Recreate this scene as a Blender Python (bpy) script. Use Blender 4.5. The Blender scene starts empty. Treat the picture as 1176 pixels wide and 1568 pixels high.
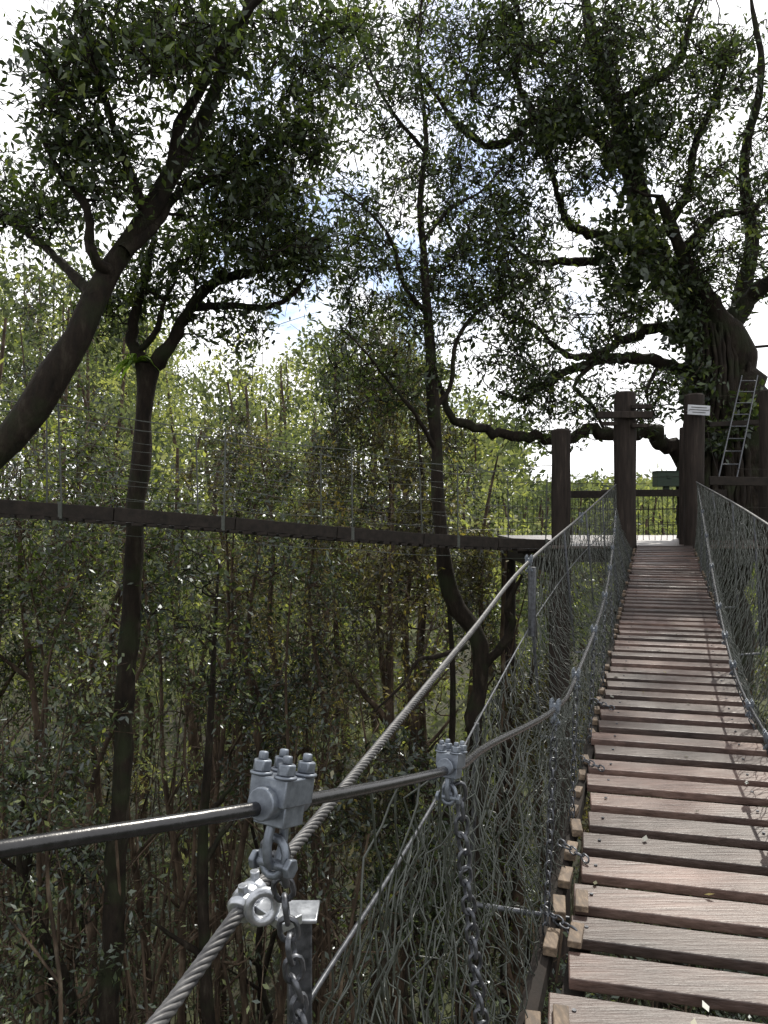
import bpy, math, random
import numpy as np
from mathutils import Vector, Matrix
rng=np.random.default_rng(11); random.seed(11)
scene=bpy.context.scene
CZ=16.0
def at(px,py,d): return Vector(((px-588)/1150*d, d, CZ+(784-py)/1150*d))

# ---------------------------------------------------------------- materials
def newmat(name):
    m=bpy.data.materials.new(name); m.use_nodes=True
    nt=m.node_tree; nt.nodes.clear(); return m,nt
def ramp(nt,stops):
    r=nt.nodes.new('ShaderNodeValToRGB'); e=r.color_ramp.elements
    while len(e)<len(stops): e.new(0.5)
    for i,(p,c) in enumerate(stops): e[i].position=p; e[i].color=(*c,1)
    return r
def leafmat(name,stops,trans=0.35,rough=0.38,gloss=.03,mul=(1.4,1.5,.65)):
    m,nt=newmat(name); N=nt.nodes.new; L=nt.links.new
    a=N('ShaderNodeAttribute'); a.attribute_name='tint'
    r=ramp(nt,stops); L(a.outputs['Fac'],r.inputs[0])
    p=N('ShaderNodeBsdfDiffuse'); L(r.outputs[0],p.inputs[0])
    t=N('ShaderNodeBsdfTranslucent')
    g=N('ShaderNodeMix'); g.data_type='RGBA'; g.blend_type='MULTIPLY'; g.inputs['Factor'].default_value=1
    L(r.outputs[0],g.inputs['A']); g.inputs['B'].default_value=(*mul,1)
    L(g.outputs['Result'],t.inputs[0])
    x=N('ShaderNodeMixShader'); x.inputs[0].default_value=trans
    L(p.outputs[0],x.inputs[1]); L(t.outputs[0],x.inputs[2]); out=x.outputs[0]
    if gloss>0:
        gl=N('ShaderNodeBsdfGlossy'); gl.inputs[0].default_value=(.9,.95,1,1); gl.inputs['Roughness'].default_value=rough
        y=N('ShaderNodeMixShader'); y.inputs[0].default_value=gloss
        L(out,y.inputs[1]); L(gl.outputs[0],y.inputs[2]); out=y.outputs[0]
    o=N('ShaderNodeOutputMaterial'); L(out,o.inputs[0]); return m
def noisemat(name,stops,scale=(1,1,1),nscale=8,rough=0.8,bump=0.3,metal=0.0,detail=6,spec=0.4,tint=None,rot=0,bd=0.02,moss=None):
    m,nt=newmat(name); N=nt.nodes.new; L=nt.links.new
    tc=N('ShaderNodeTexCoord'); mp=N('ShaderNodeMapping'); mp.inputs['Scale'].default_value=scale
    mp.inputs['Rotation'].default_value=(0,0,rot)
    L(tc.outputs['Object'],mp.inputs[0])
    n=N('ShaderNodeTexNoise'); n.inputs['Scale'].default_value=nscale; n.inputs['Detail'].default_value=detail
    n.inputs['Roughness'].default_value=0.65; L(mp.outputs[0],n.inputs['Vector'])
    r=ramp(nt,stops); L(n.outputs[0],r.inputs[0])
    col=r.outputs[0]
    if tint:
        a=N('ShaderNodeAttribute'); a.attribute_name='tint'
        tr=ramp(nt,tint); L(a.outputs['Fac'],tr.inputs[0])
        g=N('ShaderNodeMix'); g.data_type='RGBA'; g.blend_type='MULTIPLY'; g.inputs['Factor'].default_value=1
        L(col,g.inputs['A']); L(tr.outputs[0],g.inputs['B']); col=g.outputs['Result']
    if tint or name.startswith('bark'):
        n2=N('ShaderNodeTexNoise'); n2.inputs['Scale'].default_value=2.4; n2.inputs['Detail'].default_value=5; L(tc.outputs['Object'],n2.inputs['Vector'])
        if moss:
            r2=ramp(nt,[(.5,(0,0,0)),(.68,(.8,.8,.8))]); L(n2.outputs[0],r2.inputs[0])
            g=N('ShaderNodeMix'); g.data_type='RGBA'; L(r2.outputs[0],g.inputs['Factor'])
            L(col,g.inputs['A']); g.inputs['B'].default_value=(*moss,1); col=g.outputs['Result']
        else:
            r2=ramp(nt,[(.35,(.5,.5,.51)),(.65,(1.3,1.3,1.27))]); L(n2.outputs[0],r2.inputs[0])
            g=N('ShaderNodeMix'); g.data_type='RGBA'; g.blend_type='MULTIPLY'; g.inputs['Factor'].default_value=1
            L(col,g.inputs['A']); L(r2.outputs[0],g.inputs['B']); col=g.outputs['Result']
    p=N('ShaderNodeBsdfPrincipled'); L(col,p.inputs['Base Color'])
    rr=N('ShaderNodeMapRange'); L(n.outputs[0],rr.inputs[0]); rr.inputs[3].default_value=max(0.05,rough-0.15); rr.inputs[4].default_value=min(1,rough+0.15)
    L(rr.outputs[0],p.inputs['Roughness'])
    p.inputs['Metallic'].default_value=metal; p.inputs['Specular IOR Level'].default_value=spec
    b=N('ShaderNodeBump'); b.inputs['Strength'].default_value=bump; b.inputs['Distance'].default_value=bd
    L(n.outputs[0],b.inputs['Height']); L(b.outputs[0],p.inputs['Normal'])
    o=N('ShaderNodeOutputMaterial'); L(p.outputs[0],o.inputs[0]); return m

M_leafdark=leafmat('leaf_canopy',[(0,(.016,.023,.012)),(.5,(.035,.05,.02)),(.85,(.058,.082,.026)),(1,(.11,.135,.035))],.42,gloss=.03)
M_leafmid=leafmat('leaf_mid',[(0,(.014,.021,.009)),(.5,(.042,.058,.022)),(.8,(.085,.112,.033)),(1,(.21,.23,.055))],.4,gloss=.035)
M_leafol=leafmat('leaf_olive',[(0,(.02,.019,.011)),(.5,(.055,.052,.025)),(.8,(.1,.09,.035)),(1,(.21,.165,.05))],.4,gloss=.035)
M_leaffar_haze=leafmat('leaf_far_haze',[(0,(.045,.056,.04)),(.5,(.1,.118,.072)),(.85,(.17,.19,.1)),(1,(.3,.31,.13))],.38,.6,0)  # distance haze painted into the leaf colour: paler and greyer than nearer leaves
M_leaflow=leafmat('leaf_low',[(0,(.018,.026,.017)),(.5,(.045,.06,.035)),(.85,(.085,.108,.05)),(1,(.2,.22,.09))],.36,.33,.05)
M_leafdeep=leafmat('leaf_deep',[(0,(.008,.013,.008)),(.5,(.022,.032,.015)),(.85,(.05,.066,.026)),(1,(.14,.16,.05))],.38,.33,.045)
M_fern=leafmat('leaf_fern',[(0,(.07,.13,.02)),(1,(.15,.23,.04))],.4)
M_bark=noisemat('bark_dark',[(.3,(.006,.005,.004)),(.55,(.017,.013,.01)),(.8,(.05,.045,.034))],(1,1,.3),9,.85,1,bd=.05,spec=.12,moss=(.018,.023,.011))
M_barkmid=noisemat('bark_brown',[(.3,(.024,.017,.012)),(.55,(.062,.044,.031)),(.75,(.13,.108,.08))],(1,1,.3),7,.85,.8,bd=.03,spec=.15)
M_twig=noisemat('twig',[(.3,(.02,.015,.011)),(.7,(.06,.05,.04))],(1,1,1),6,.8,.2,spec=.2)
M_plank=noisemat('deck_timber',[(.2,(.022,.015,.013)),(.42,(.064,.043,.037)),(.6,(.096,.066,.057)),(.8,(.155,.112,.1))],(1.6,22,22),3.2,.42,.6,detail=9,spec=.45,
   tint=[(0,(.42,.41,.41)),(.5,(.8,.76,.75)),(1,(1.2,1.08,1.04))],rot=.245,bd=.005)
M_stringer=noisemat('dark_timber',[(.3,(.007,.006,.005)),(.7,(.025,.02,.017))],(2,2,2),6,.85,.5,bd=.01,spec=.2)
M_block=noisemat('packer_timber',[(.3,(.035,.026,.019)),(.5,(.095,.068,.046)),(.7,(.22,.165,.115))],(12,3,12),4,.7,.4,bd=.004,detail=8)
M_post=noisemat('post_timber',[(.3,(.01,.008,.007)),(.6,(.028,.022,.019)),(.8,(.06,.05,.042))],(6,6,.6),4,.85,.8,bd=.015,spec=.15)
M_galv=noisemat('galvanised_steel',[(.3,(.08,.09,.11)),(.6,(.155,.175,.205)),(.8,(.28,.3,.32))],(1,1,1),60,.45,.35,metal=.65,bd=.001)
M_wire=noisemat('wire_rope_steel',[(.3,(.035,.035,.038)),(.7,(.13,.13,.13))],(1,1,1),40,.5,.1,metal=.5,bd=.001,spec=.3)
M_chain=noisemat('chain_steel',[(.3,(.03,.033,.037)),(.7,(.11,.115,.13))],(1,1,1),60,.42,.25,metal=.7,bd=.001)
M_black=noisemat('black_cable',[(.3,(.004,.004,.005)),(.7,(.014,.014,.016))],(1,1,1),80,.25,.3,spec=.5,bd=.0015)
M_net=noisemat('net_rope',[(.3,(.012,.016,.013)),(.7,(.045,.052,.042))],(1,1,1),30,.4,.1,spec=.5)
M_sign=noisemat('sign_plate',[(.3,(.3,.31,.34)),(.7,(.42,.43,.46))],(1,1,1),8,.5,.02)
M_signtxt=noisemat('sign_text',[(.3,(.03,.03,.03)),(.7,(.06,.06,.06))],(1,1,1),8,.5,.02)
M_green=noisemat('green_paint',[(.3,(.012,.025,.016)),(.7,(.02,.038,.022))],(1,1,1),8,.6,.05)
M_ground=noisemat('forest_floor',[(.3,(.02,.017,.01)),(.5,(.033,.034,.018)),(.62,(.06,.07,.025)),(.75,(.18,.19,.06))],(1,1,1),.12,.95,.5,detail=10,bd=.3)

# ---------------------------------------------------------------- mesh helpers
def empty(name,loc=(0,0,0)):
    e=bpy.data.objects.new(name,None); e.empty_display_size=.3; e.location=loc
    scene.collection.objects.link(e); return e
def link(o,parent):
    scene.collection.objects.link(o)
    if parent: o.parent=parent; o.matrix_parent_inverse=Matrix.Translation(-Vector(parent.location))
class MB:
    def __init__(s): s.v=[]; s.f=[]; s.t=[]
    def add(s,vs,fs,tint=.5):
        o=len(s.v); s.v+=[tuple(x) for x in vs]; s.f+=[tuple(i+o for i in f) for f in fs]; s.t+=[tint]*len(fs)
    def box(s,c,size,M=None,tint=.5):
        x,y,z=[k/2 for k in size]
        vs=[Vector((a*x,b*y,d*z)) for d in(-1,1) for b in(-1,1) for a in(-1,1)]
        if M is not None: vs=[M@v for v in vs]
        vs=[v+Vector(c) for v in vs]
        s.add(vs,[(0,2,3,1),(4,5,7,6),(0,1,5,4),(2,6,7,3),(0,4,6,2),(1,3,7,5)],tint)
    def beam(s,p0,p1,w,h,tint=.5):
        p0=Vector(p0);p1=Vector(p1); d=p1-p0; L=d.length
        x=d.normalized(); y=Vector((0,0,1)).cross(x)
        if y.length<1e-3: y=Vector((0,1,0))
        y.normalize(); z=x.cross(y)
        M=Matrix((x,y,z)).transposed(); s.box((p0+p1)/2,(L,w,h),M,tint)
    def cyl(s,p0,p1,r0,r1=None,n=12):
        r1=r0 if r1 is None else r1; p0=Vector(p0);p1=Vector(p1); d=(p1-p0).normalized()
        u=d.orthogonal().normalized(); w=d.cross(u)
        vs=[]
        for p,r in((p0,r0),(p1,r1)):
            for i in range(n):
                a=2*math.pi*i/n; vs.append(p+u*(r*math.cos(a))+w*(r*math.sin(a)))
        fs=[(i,(i+1)%n,n+(i+1)%n,n+i) for i in range(n)]+[tuple(range(n-1,-1,-1)),tuple(range(n,2*n))]
        s.add(vs,fs)
    def tube(s,pts,r,n=8,closed=False):
        pts=[Vector(p) for p in pts]; K=len(pts); rs=r if hasattr(r,'__len__') else [r]*K
        vs=[];u=None
        for i in range(K):
            a=pts[(i-1)%K] if (closed or i>0) else pts[i]; b=pts[(i+1)%K] if (closed or i<K-1) else pts[i]
            t=(b-a).normalized()
            if u is None: u=t.orthogonal().normalized()
            else:
                u=(u-t*u.dot(t)); u=u.normalized() if u.length>1e-6 else t.orthogonal().normalized()
            w=t.cross(u)
            for j in range(n):
                an=2*math.pi*j/n; vs.append(pts[i]+u*(rs[i]*math.cos(an))+w*(rs[i]*math.sin(an)))
        fs=[]
        for i in range(K if closed else K-1):
            i2=(i+1)%K
            for j in range(n): fs.append((i*n+j,i*n+(j+1)%n,i2*n+(j+1)%n,i2*n+j))
        if not closed: fs+= [tuple(range(n-1,-1,-1)),tuple(range((K-1)*n,K*n))]
        s.add(vs,fs)
    def obj(s,name,mat,parent=None,smooth=35,bevel=0,tint=False):
        me=bpy.data.meshes.new(name); me.from_pydata(s.v,[],s.f); me.update()
        if tint:
            a=me.attributes.new('tint','FLOAT','FACE'); a.data.foreach_set('value',s.t)
        if smooth:
            me.polygons.foreach_set('use_smooth',[True]*len(me.polygons)); me.set_sharp_from_angle(angle=math.radians(smooth))
        me.materials.append(mat); o=bpy.data.objects.new(name,me); link(o,parent)
        if bevel:
            b=o.modifiers.new('bevel','BEVEL'); b.width=bevel; b.segments=2; b.limit_method='ANGLE'
        return o
def catmull(P,R,K):
    P=np.array(P,float); R=np.array(R,float); n=len(P)
    seg=np.r_[0,np.cumsum(np.linalg.norm(np.diff(P,axis=0),axis=1))]
    t=np.linspace(0,seg[-1],K); out=np.zeros((K,3)); ro=np.interp(t,seg,R)
    for k in range(K):
        i=min(max(np.searchsorted(seg,t[k],side='right')-1,0),n-2); u=(t[k]-seg[i])/(seg[i+1]-seg[i]+1e-9)
        p0=P[max(i-1,0)];p1=P[i];p2=P[i+1];p3=P[min(i+2,n-1)]
        out[k]=.5*((2*p1)+(-p0+p2)*u+(2*p0-5*p1+4*p2-p3)*u*u+(-p0+3*p1-3*p2+p3)*u**3)
    return out,ro
def curve_pts(P,K): return [Vector(p) for p in catmull([tuple(p) for p in P],[1]*len(P),K)[0]]

def fast_mesh(name,V,F,mat,parent,tint=None,smooth=True):
    nv=len(V);nf=len(F);k=F.shape[1]
    me=bpy.data.meshes.new(name); me.vertices.add(nv); me.vertices.foreach_set('co',V.astype(np.float32).ravel())
    me.loops.add(nf*k); me.loops.foreach_set('vertex_index',F.astype(np.int32).ravel())
    me.polygons.add(nf); me.polygons.foreach_set('loop_start',np.arange(0,nf*k,k,dtype=np.int32))
    me.update(calc_edges=True)
    if smooth: me.polygons.foreach_set('use_smooth',np.ones(nf,bool))
    if tint is not None:
        a=me.attributes.new('tint','FLOAT','FACE'); a.data.foreach_set('value',tint.astype(np.float32))
    me.materials.append(mat); o=bpy.data.objects.new(name,me); link(o,parent); return o
def batch_tubes(P,R,n):
    M,K,_=P.shape
    T=np.gradient(P,axis=1); T/=np.linalg.norm(T,axis=2,keepdims=True)+1e-9
    mean=P[:,-1]-P[:,0]; mean/=np.linalg.norm(mean,axis=1,keepdims=True)+1e-9
    ref=np.zeros((M,3)); ref[np.arange(M),np.argmin(np.abs(mean),axis=1)]=1
    U=np.cross(T,ref[:,None,:]); U/=np.linalg.norm(U,axis=2,keepdims=True)+1e-9; W=np.cross(T,U)
    a=np.arange(n)*2*np.pi/n
    V=P[:,:,None,:]+R[:,:,None,None]*(np.cos(a)[None,None,:,None]*U[:,:,None,:]+np.sin(a)[None,None,:,None]*W[:,:,None,:])
    idx=np.arange(M*K*n).reshape(M,K,n)
    A=idx[:,:-1,:];B=np.roll(A,-1,2);C=idx[:,1:,:];D=np.roll(C,-1,2)
    return V.reshape(-1,3),np.stack([A,B,D,C],-1).reshape(-1,4)
def leaf_arrays(C,size,asp=.19,droop=.3,up=1.0):
    N=len(C); d=rng.normal(size=(N,3)); d[:,2]-=droop; d/=np.linalg.norm(d,axis=1,keepdims=True)
    ref=rng.normal(size=(N,3)); ref[:,2]+=up; s=np.cross(d,ref); s/=np.linalg.norm(s,axis=1,keepdims=True)+1e-9
    L=(size*rng.uniform(.5,1.35,N))[:,None]; W=L*asp*rng.uniform(.75,1.25,N)[:,None]
    nrm=np.cross(s,d)
    V=np.stack([C,C+d*.42*L+s*W,C+d*L-nrm*L*.12,C+d*.42*L-s*W],1).reshape(-1,3)
    return V,np.arange(4*N).reshape(N,4)

class Tree:
    def __init__(s,maxn=60000):
        s.groups={}; s.N=np.zeros((maxn,3)); s.NR=np.zeros(maxn); s.n=0; s.L=[]; s.LT=[]
    def path(s,P,R,n):
        s.groups.setdefault((len(P),n),[]).append((P,R))
    def node(s,P,R):
        k=len(P); s.N[s.n:s.n+k]=P; s.NR[s.n:s.n+k]=R; s.n+=k
    def limb(s,pts,radii,K=30,n=10,wob=.5):
        P,R=catmull([tuple(p) for p in pts],radii,K)
        j=rng.normal(size=P.shape)*R[:,None]*.22*wob; j[0]=0; P=P+j
        R=R*(1+rng.normal(size=K)*.08)
        s.path(P,R,n); s.node(P[1:],R[1:]); return P
    def grow(s,T,twigs=6,tl=.45,lpt=9,rmin=.006,spread=.07,up=.25,far=False,kink=.12,tintbase=.5,thick=.013):
        T=np.asarray(T)
        d0=np.array([np.min(np.linalg.norm(s.N[:s.n]-t,axis=1)) for t in T]); T=T[np.argsort(d0)]
        for t in T:
            D=s.N[:s.n]-t; dist=np.linalg.norm(D,axis=1)+np.maximum(D[:,2],0)*.6
            j=int(np.argmin(dist)); st=s.N[j]; L=np.linalg.norm(t-st)
            K=9; u=np.linspace(0,1,K)[:,None]
            P=st+(t-st)*u; side=rng.normal(size=3)*L*kink; side2=rng.normal(size=3)*L*kink*.6
            P=P+np.sin(u*np.pi)*side+np.sin(u*2*np.pi)*side2+rng.normal(size=(K,3))*L*.03*(u>0)
            r0=min(s.NR[j]*.75,.012+thick*L); r0=max(r0,rmin*1.2)
            R=np.linspace(r0,rmin,K); s.path(P,R,5); s.node(P[2:],R[2:])
            M=twigs
            base=P[rng.integers(3,K,M)]; dr=rng.normal(size=(M,3)); dr[:,2]+=up; dr/=np.linalg.norm(dr,axis=1,keepdims=True)
            ln=tl*rng.uniform(.4,1.35,M)[:,None]
            mid=base+dr*ln*.5+rng.normal(size=(M,3))*.1*ln; end=base+dr*ln+rng.normal(size=(M,3))*.18*ln
            if not far:
                for a in range(M): s.path(np.stack([base[a],mid[a],end[a]]),np.array([rmin,rmin*.75,rmin*.4]),3)
            tt=rng.uniform(.2,1.05,(M,lpt,1))
            C=base[:,None]+(end-base)[:,None]*tt+rng.normal(size=(M,lpt,3))*spread
            s.L.append(C.reshape(-1,3)); b=tintbase+rng.normal()*.22
            s.LT.append(np.clip(b+rng.normal(size=M*lpt)*.2,0,1))
    def build(s,parent,bark,leafm,leaf,asp=.19,up=1.0,nm='foliage'):
        Vs=[];Fs=[];o=0
        for (K,n),lst in s.groups.items():
            V,F=batch_tubes(np.array([a for a,b in lst]),np.array([b for a,b in lst]),n)
            Vs.append(V);Fs.append(F+o);o+=len(V)
        if Vs: fast_mesh('trunk_and_limbs',np.concatenate(Vs),np.concatenate(Fs),bark,parent)
        if s.L:
            V,F=leaf_arrays(np.concatenate(s.L),leaf,asp,up=up)
            fast_mesh(nm,V,F,leafm,parent,np.concatenate(s.LT),smooth=False)
# ---------------------------------------------------------------- terrain
def hgt(x,y):
    r=math.hypot(x*.8,y) if y>0 else abs(x)*.8
    h=np.interp(r,[0,24,50,75,120,300,900],[0,0,6,10.5,14,17,30])
    return float(h)+.5*math.sin(x*.21+1)*math.cos(y*.17)+ (.25*math.sin(x*.9)*math.sin(y*.8))
def terrain():
    g=np.concatenate([-np.geomspace(900,60,18),np.linspace(-50,50,60),np.geomspace(60,900,18)])
    n=len(g); V=np.array([(x,y,hgt(x,y)) for y in g for x in g])
    i=np.arange(n*n).reshape(n,n)
    F=np.stack([i[:-1,:-1],i[:-1,1:],i[1:,1:],i[1:,:-1]],-1).reshape(-1,4)
    fast_mesh('ground',V,F,M_ground,None)
terrain()

# ---------------------------------------------------------------- main suspension bridge
bridge=empty('suspension_bridge',(1,3,CZ-1.4))
def DL(y): return Vector((-.342+.364*y,y,CZ-1.45+.0817*y))
def DR(y): return DL(y)+Vector((.86,0,0))
deck=MB()
pd=Vector((1,-.25,0)).normalized(); plen=.788*1.031
ang=math.atan2(-.25,1)
y=-1.6
while y<11.62:
    w=.139+rng.normal()*.003
    off=.07 if y<3.2 else .02
    a=DL(y)+pd*(off+rng.normal()*.008); b=DL(y)+pd*(plen+rng.normal()*.01)
    c=(a+b)/2+Vector((0,0,-.018+rng.normal()*.003))
    M=Matrix.Rotation(ang+rng.normal()*.008,3,'Z')@Matrix.Rotation(rng.normal()*.018,3,'X')
    deck.box(c,((b-a).length,w*.97,.034),M,float(rng.uniform(0,1)))
    y+=.17
deck.obj('deck_planks',M_plank,bridge,0,.004,True)
m=MB(); y=-.24
while y<11:
    for s0 in(.12,.7): 
        q=DL(y)+pd*s0+Vector((0,0,-.001)); m.cyl(q,q+Vector((0,0,.004)),.006,n=8)
    y+=.17
m.obj('deck_bolts',M_chain,bridge,30)
st=MB()
for s0 in(.03,.62):
    st.tube([DL(v)+pd*(s0+.07)+Vector((0,0,-.085)) for v in np.linspace(-1.6,11.6,30)],.042,4)
st.tube([DL(v)+pd*(.0)+Vector((0,0,-.06)) for v in np.linspace(-1.6,11.6,30)],.03,6)
st.tube([DL(v)+pd*(plen)+Vector((0,0,-.07)) for v in np.linspace(-1.6,11.6,30)],.022,6)
st.obj('deck_bearers',M_stringer,bridge,35)
bl=MB(); y=1.2
while y<11.3:
    if y<3.0:
        if rng.random()<.85: bl.box(DL(y+.03)+pd*(.025)+Vector((0,0,-.018)),(.04,.11,.028),Matrix.Rotation(ang+rng.normal()*.1,3,'Z'),0)
        if y<2.4 and rng.random()<.6: bl.box(DL(y+.03)+pd*(.095)+Vector((0,0,.012)),(.04,.11,.02),Matrix.Rotation(ang+rng.normal()*.08,3,'Z'),0)
    elif rng.random()<.6:
        bl.box(DL(y)+pd*(.0)+Vector((0,0,-.022)),(.03,.07,.028),Matrix.Rotation(ang+rng.normal()*.1,3,'Z'),0)
    if rng.random()<.5: bl.box(DL(y)+pd*(plen+.03)+Vector((0,0,-.02)),(.03,.07,.028),Matrix.Rotation(ang+rng.normal()*.1,3,'Z'),0)
    y+=.17
bl.obj('packer_blocks',M_block,bridge,0,.003)

P_hand=[Vector((-1.6,-.6,CZ-.02)),Vector((-1.0,.02,CZ-.14)),Vector((-.56,.40,CZ-.235)),at(0,1300,.63),at(430,1232,.85),at(690,1178,1.25),at(745,1143,1.55),at(850,1085,2.3),at(882,1035,3.0),at(925,918,4.6),at(938,840,7),at(944,778,11.3)]
P_steel=[Vector((-.6,-.2,CZ-.66)),at(-120,1990,.5),at(240,1568,.78),at(385,1372,.98),at(500,1238,1.25),at(720,970,2.5),at(810,860,4),at(890,790,7),at(943,742,11.3)]
P_mid=[Vector((-.5,.1,CZ-.75)),at(300,1800,.75),at(490,1505,1.02),at(655,1245,1.7),at(750,1070,2.8),at(830,930,4.6),at(890,850,7),at(945,795,11.3)]
P_rin=[Vector((1.1,-.8,CZ-.5)),at(1500,1500,1.2),at(1300,1300,2.0),at(1176,1130,2.9),at(1122,1020,3.9),at(1095,900,5.5),at(1080,810,8),at(1068,740,11.3)]
P_rout=[Vector((1.7,-.8,CZ-.3)),at(1500,1060,2.0),at(1300,885,3.2),at(1176,803,5),at(1120,768,7.5),at(1066,738,11.3)]
def strand(pts,R,pitch,step,n=6,ns=6):
    P=np.array([tuple(p) for p in pts]); seg=np.r_[0,np.cumsum(np.linalg.norm(np.diff(P,axis=0),axis=1))]
    t=np.arange(0,seg[-1],step); C=np.stack([np.interp(t,seg,P[:,i]) for i in range(3)],1)
    T=np.gradient(C,axis=0); T/=np.linalg.norm(T,axis=1,keepdims=True)
    U=np.cross(T,[0,0,1.]); U/=np.linalg.norm(U,axis=1,keepdims=True); W=np.cross(T,U)
    rs=R*.36; paths=[]
    for i in range(ns):
        a=2*np.pi*(i/ns+t/pitch); paths.append(C+(R-rs)*(np.cos(a)[:,None]*U+np.sin(a)[:,None]*W))
    return batch_tubes(np.array(paths),np.full((ns,len(t)),rs),n)
V,F=strand(curve_pts(P_steel,160),.0096,.085,.007)
fast_mesh('steel_wire_rope',V,F,M_wire,bridge)
V,F=strand(curve_pts(P_rout,120),.0095,.1,.02,5)
fast_mesh('steel_wire_rope_right',V,F,M_wire,bridge)
c=MB(); hand=curve_pts(P_hand,160)
c.tube(hand,.0078,12); rin=curve_pts(P_rin,120); c.tube(rin,.007,8)
c.obj('handrail_cables',M_black,bridge,60)
c=MB(); mid=curve_pts(P_mid,120); c.tube(mid,.004,8); c.obj('mid_wire',M_chain,bridge,60)
steel=curve_pts(P_steel,160); rout=curve_pts(P_rout,120)
def aty(curve,y):
    A=np.array([tuple(p) for p in curve]); return Vector([float(np.interp(y,A[:,1],A[:,i])) for i in range(3)])
def net(name,top,bot,y0,y1,cell,rows,r,mess=.25,belly=.05):
    paths=[]; n=int((y1-y0)/cell)
    A=np.array([tuple(p) for p in top])
    def T(y): return np.array([np.interp(y,A[:,1],A[:,i]) for i in range(3)])
    for i in range(-rows//2,n+rows//2):
        for sg in(-1,1):
            pts=[]
            for j in range(rows+1):
                y=y0+(i+sg*j*.5)*cell
                if y<y0 or y>y1: pts.append(None); continue
                v=j/rows; t=T(y); b=np.array(tuple(bot(y)))
                p=t*(1-v)+b*v; p[0]+=belly*math.sin(v*math.pi)*(-1 if belly else 0)
                pts.append(p+rng.normal(size=3)*cell*mess*(.4 if 0<j<rows else .1))
            for a,b in zip(pts[:-1],pts[1:]):
                if a is None or b is None: continue
                m=(a+b)/2+rng.normal(size=3)*cell*mess*.5; m[2]-=cell*.1
                paths.append(np.stack([a,(a+m)/2+rng.normal(size=3)*cell*mess*.15,m,(b+m)/2,b]))
    P=np.array(paths); V,F=batch_tubes(P,np.full(P.shape[:2],r),4)
    fast_mesh(name,V,F,M_net,bridge)
botL=lambda y: DL(y)+Vector((-.01,0,-.07)); botR=lambda y: DR(y)+Vector((.03,0,-.07))
net('side_net',hand,botL,1.0,11.3,.07,10,.0016,.4,.05)
net('outer_net',mid,botL,1.0,11.3,.065,9,.0016,.35,.1)
net('top_net',steel,lambda y:aty(mid,y),4.2,11.3,.08,4,.0016,.2,.0)
net('right_net',rout,botR,2.4,11.3,.065,13,.0022,.25,-.08)
net('right_inner_net',rin,botR,2.4,11.3,.06,7,.002,.25,-.03)
def chain(mb,p0,p1,L=.034,r=.0035,wid=.0105,sag=0):
    p0=Vector(p0);p1=Vector(p1); tot=(p1-p0).length; n=max(2,int(tot/(L*.76)))
    for i in range(n):
        u=(i+.5)/n; c=p0.lerp(p1,u)+Vector((0,0,-sag*4*u*(1-u)))
        d=(p1-p0).normalized(); d=(d+Vector(rng.normal(size=3))*.07).normalized()
        s1=d.orthogonal().normalized(); s1=Matrix.Rotation((i%2)*math.pi/2+rng.normal()*.2+.5,3,d)@s1
        h=L/2-wid; pts=[]
        for a in range(6): an=math.pi*a/5; pts.append(c+d*(h+math.sin(an)*wid)+s1*(math.cos(an)*wid))
        for a in range(6): an=math.pi*a/5; pts.append(c-d*(h+math.sin(an)*wid)-s1*(math.cos(an)*wid))
        mb.tube(pts,r,6,True)
ch=MB()
chain(ch,at(418,1290,.85),at(432,1345,.86),.04,.0045,.012)
chain(ch,at(432,1345,.86),at(470,1640,.93)); chain(ch,at(470,1640,.93),DL(1.0)+Vector((-.02,0,0)))
chain(ch,at(702,1200,1.25),at(712,1330,1.27),.036,.0036,.011); chain(ch,at(712,1330,1.27),at(738,1568,1.32)); chain(ch,at(738,1568,1.32),DL(1.45))
for y in(2.3,3.0,3.8,4.7,5.8,7,8.4,9.8):
    chain(ch,aty(hand,y)-Vector((0,0,.03)),DL(y)+Vector((0,0,-.03)),.04,.003,.010)
for y in(2.9,3.9,5,6.2,7.6,9):
    chain(ch,aty(rin,y)-Vector((0,0,.03)),DR(y)+Vector((0,0,-.03)),.04,.003,.010)
for y in (2.35,2.75,3.5,4.3):
    chain(ch,DL(y)+Vector((-.02,0,.02)),DL(y-.12)+Vector((.1,0,.015)),.035,.0035,.011)
ch.obj('hanger_chains',M_chain,bridge,60)
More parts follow.
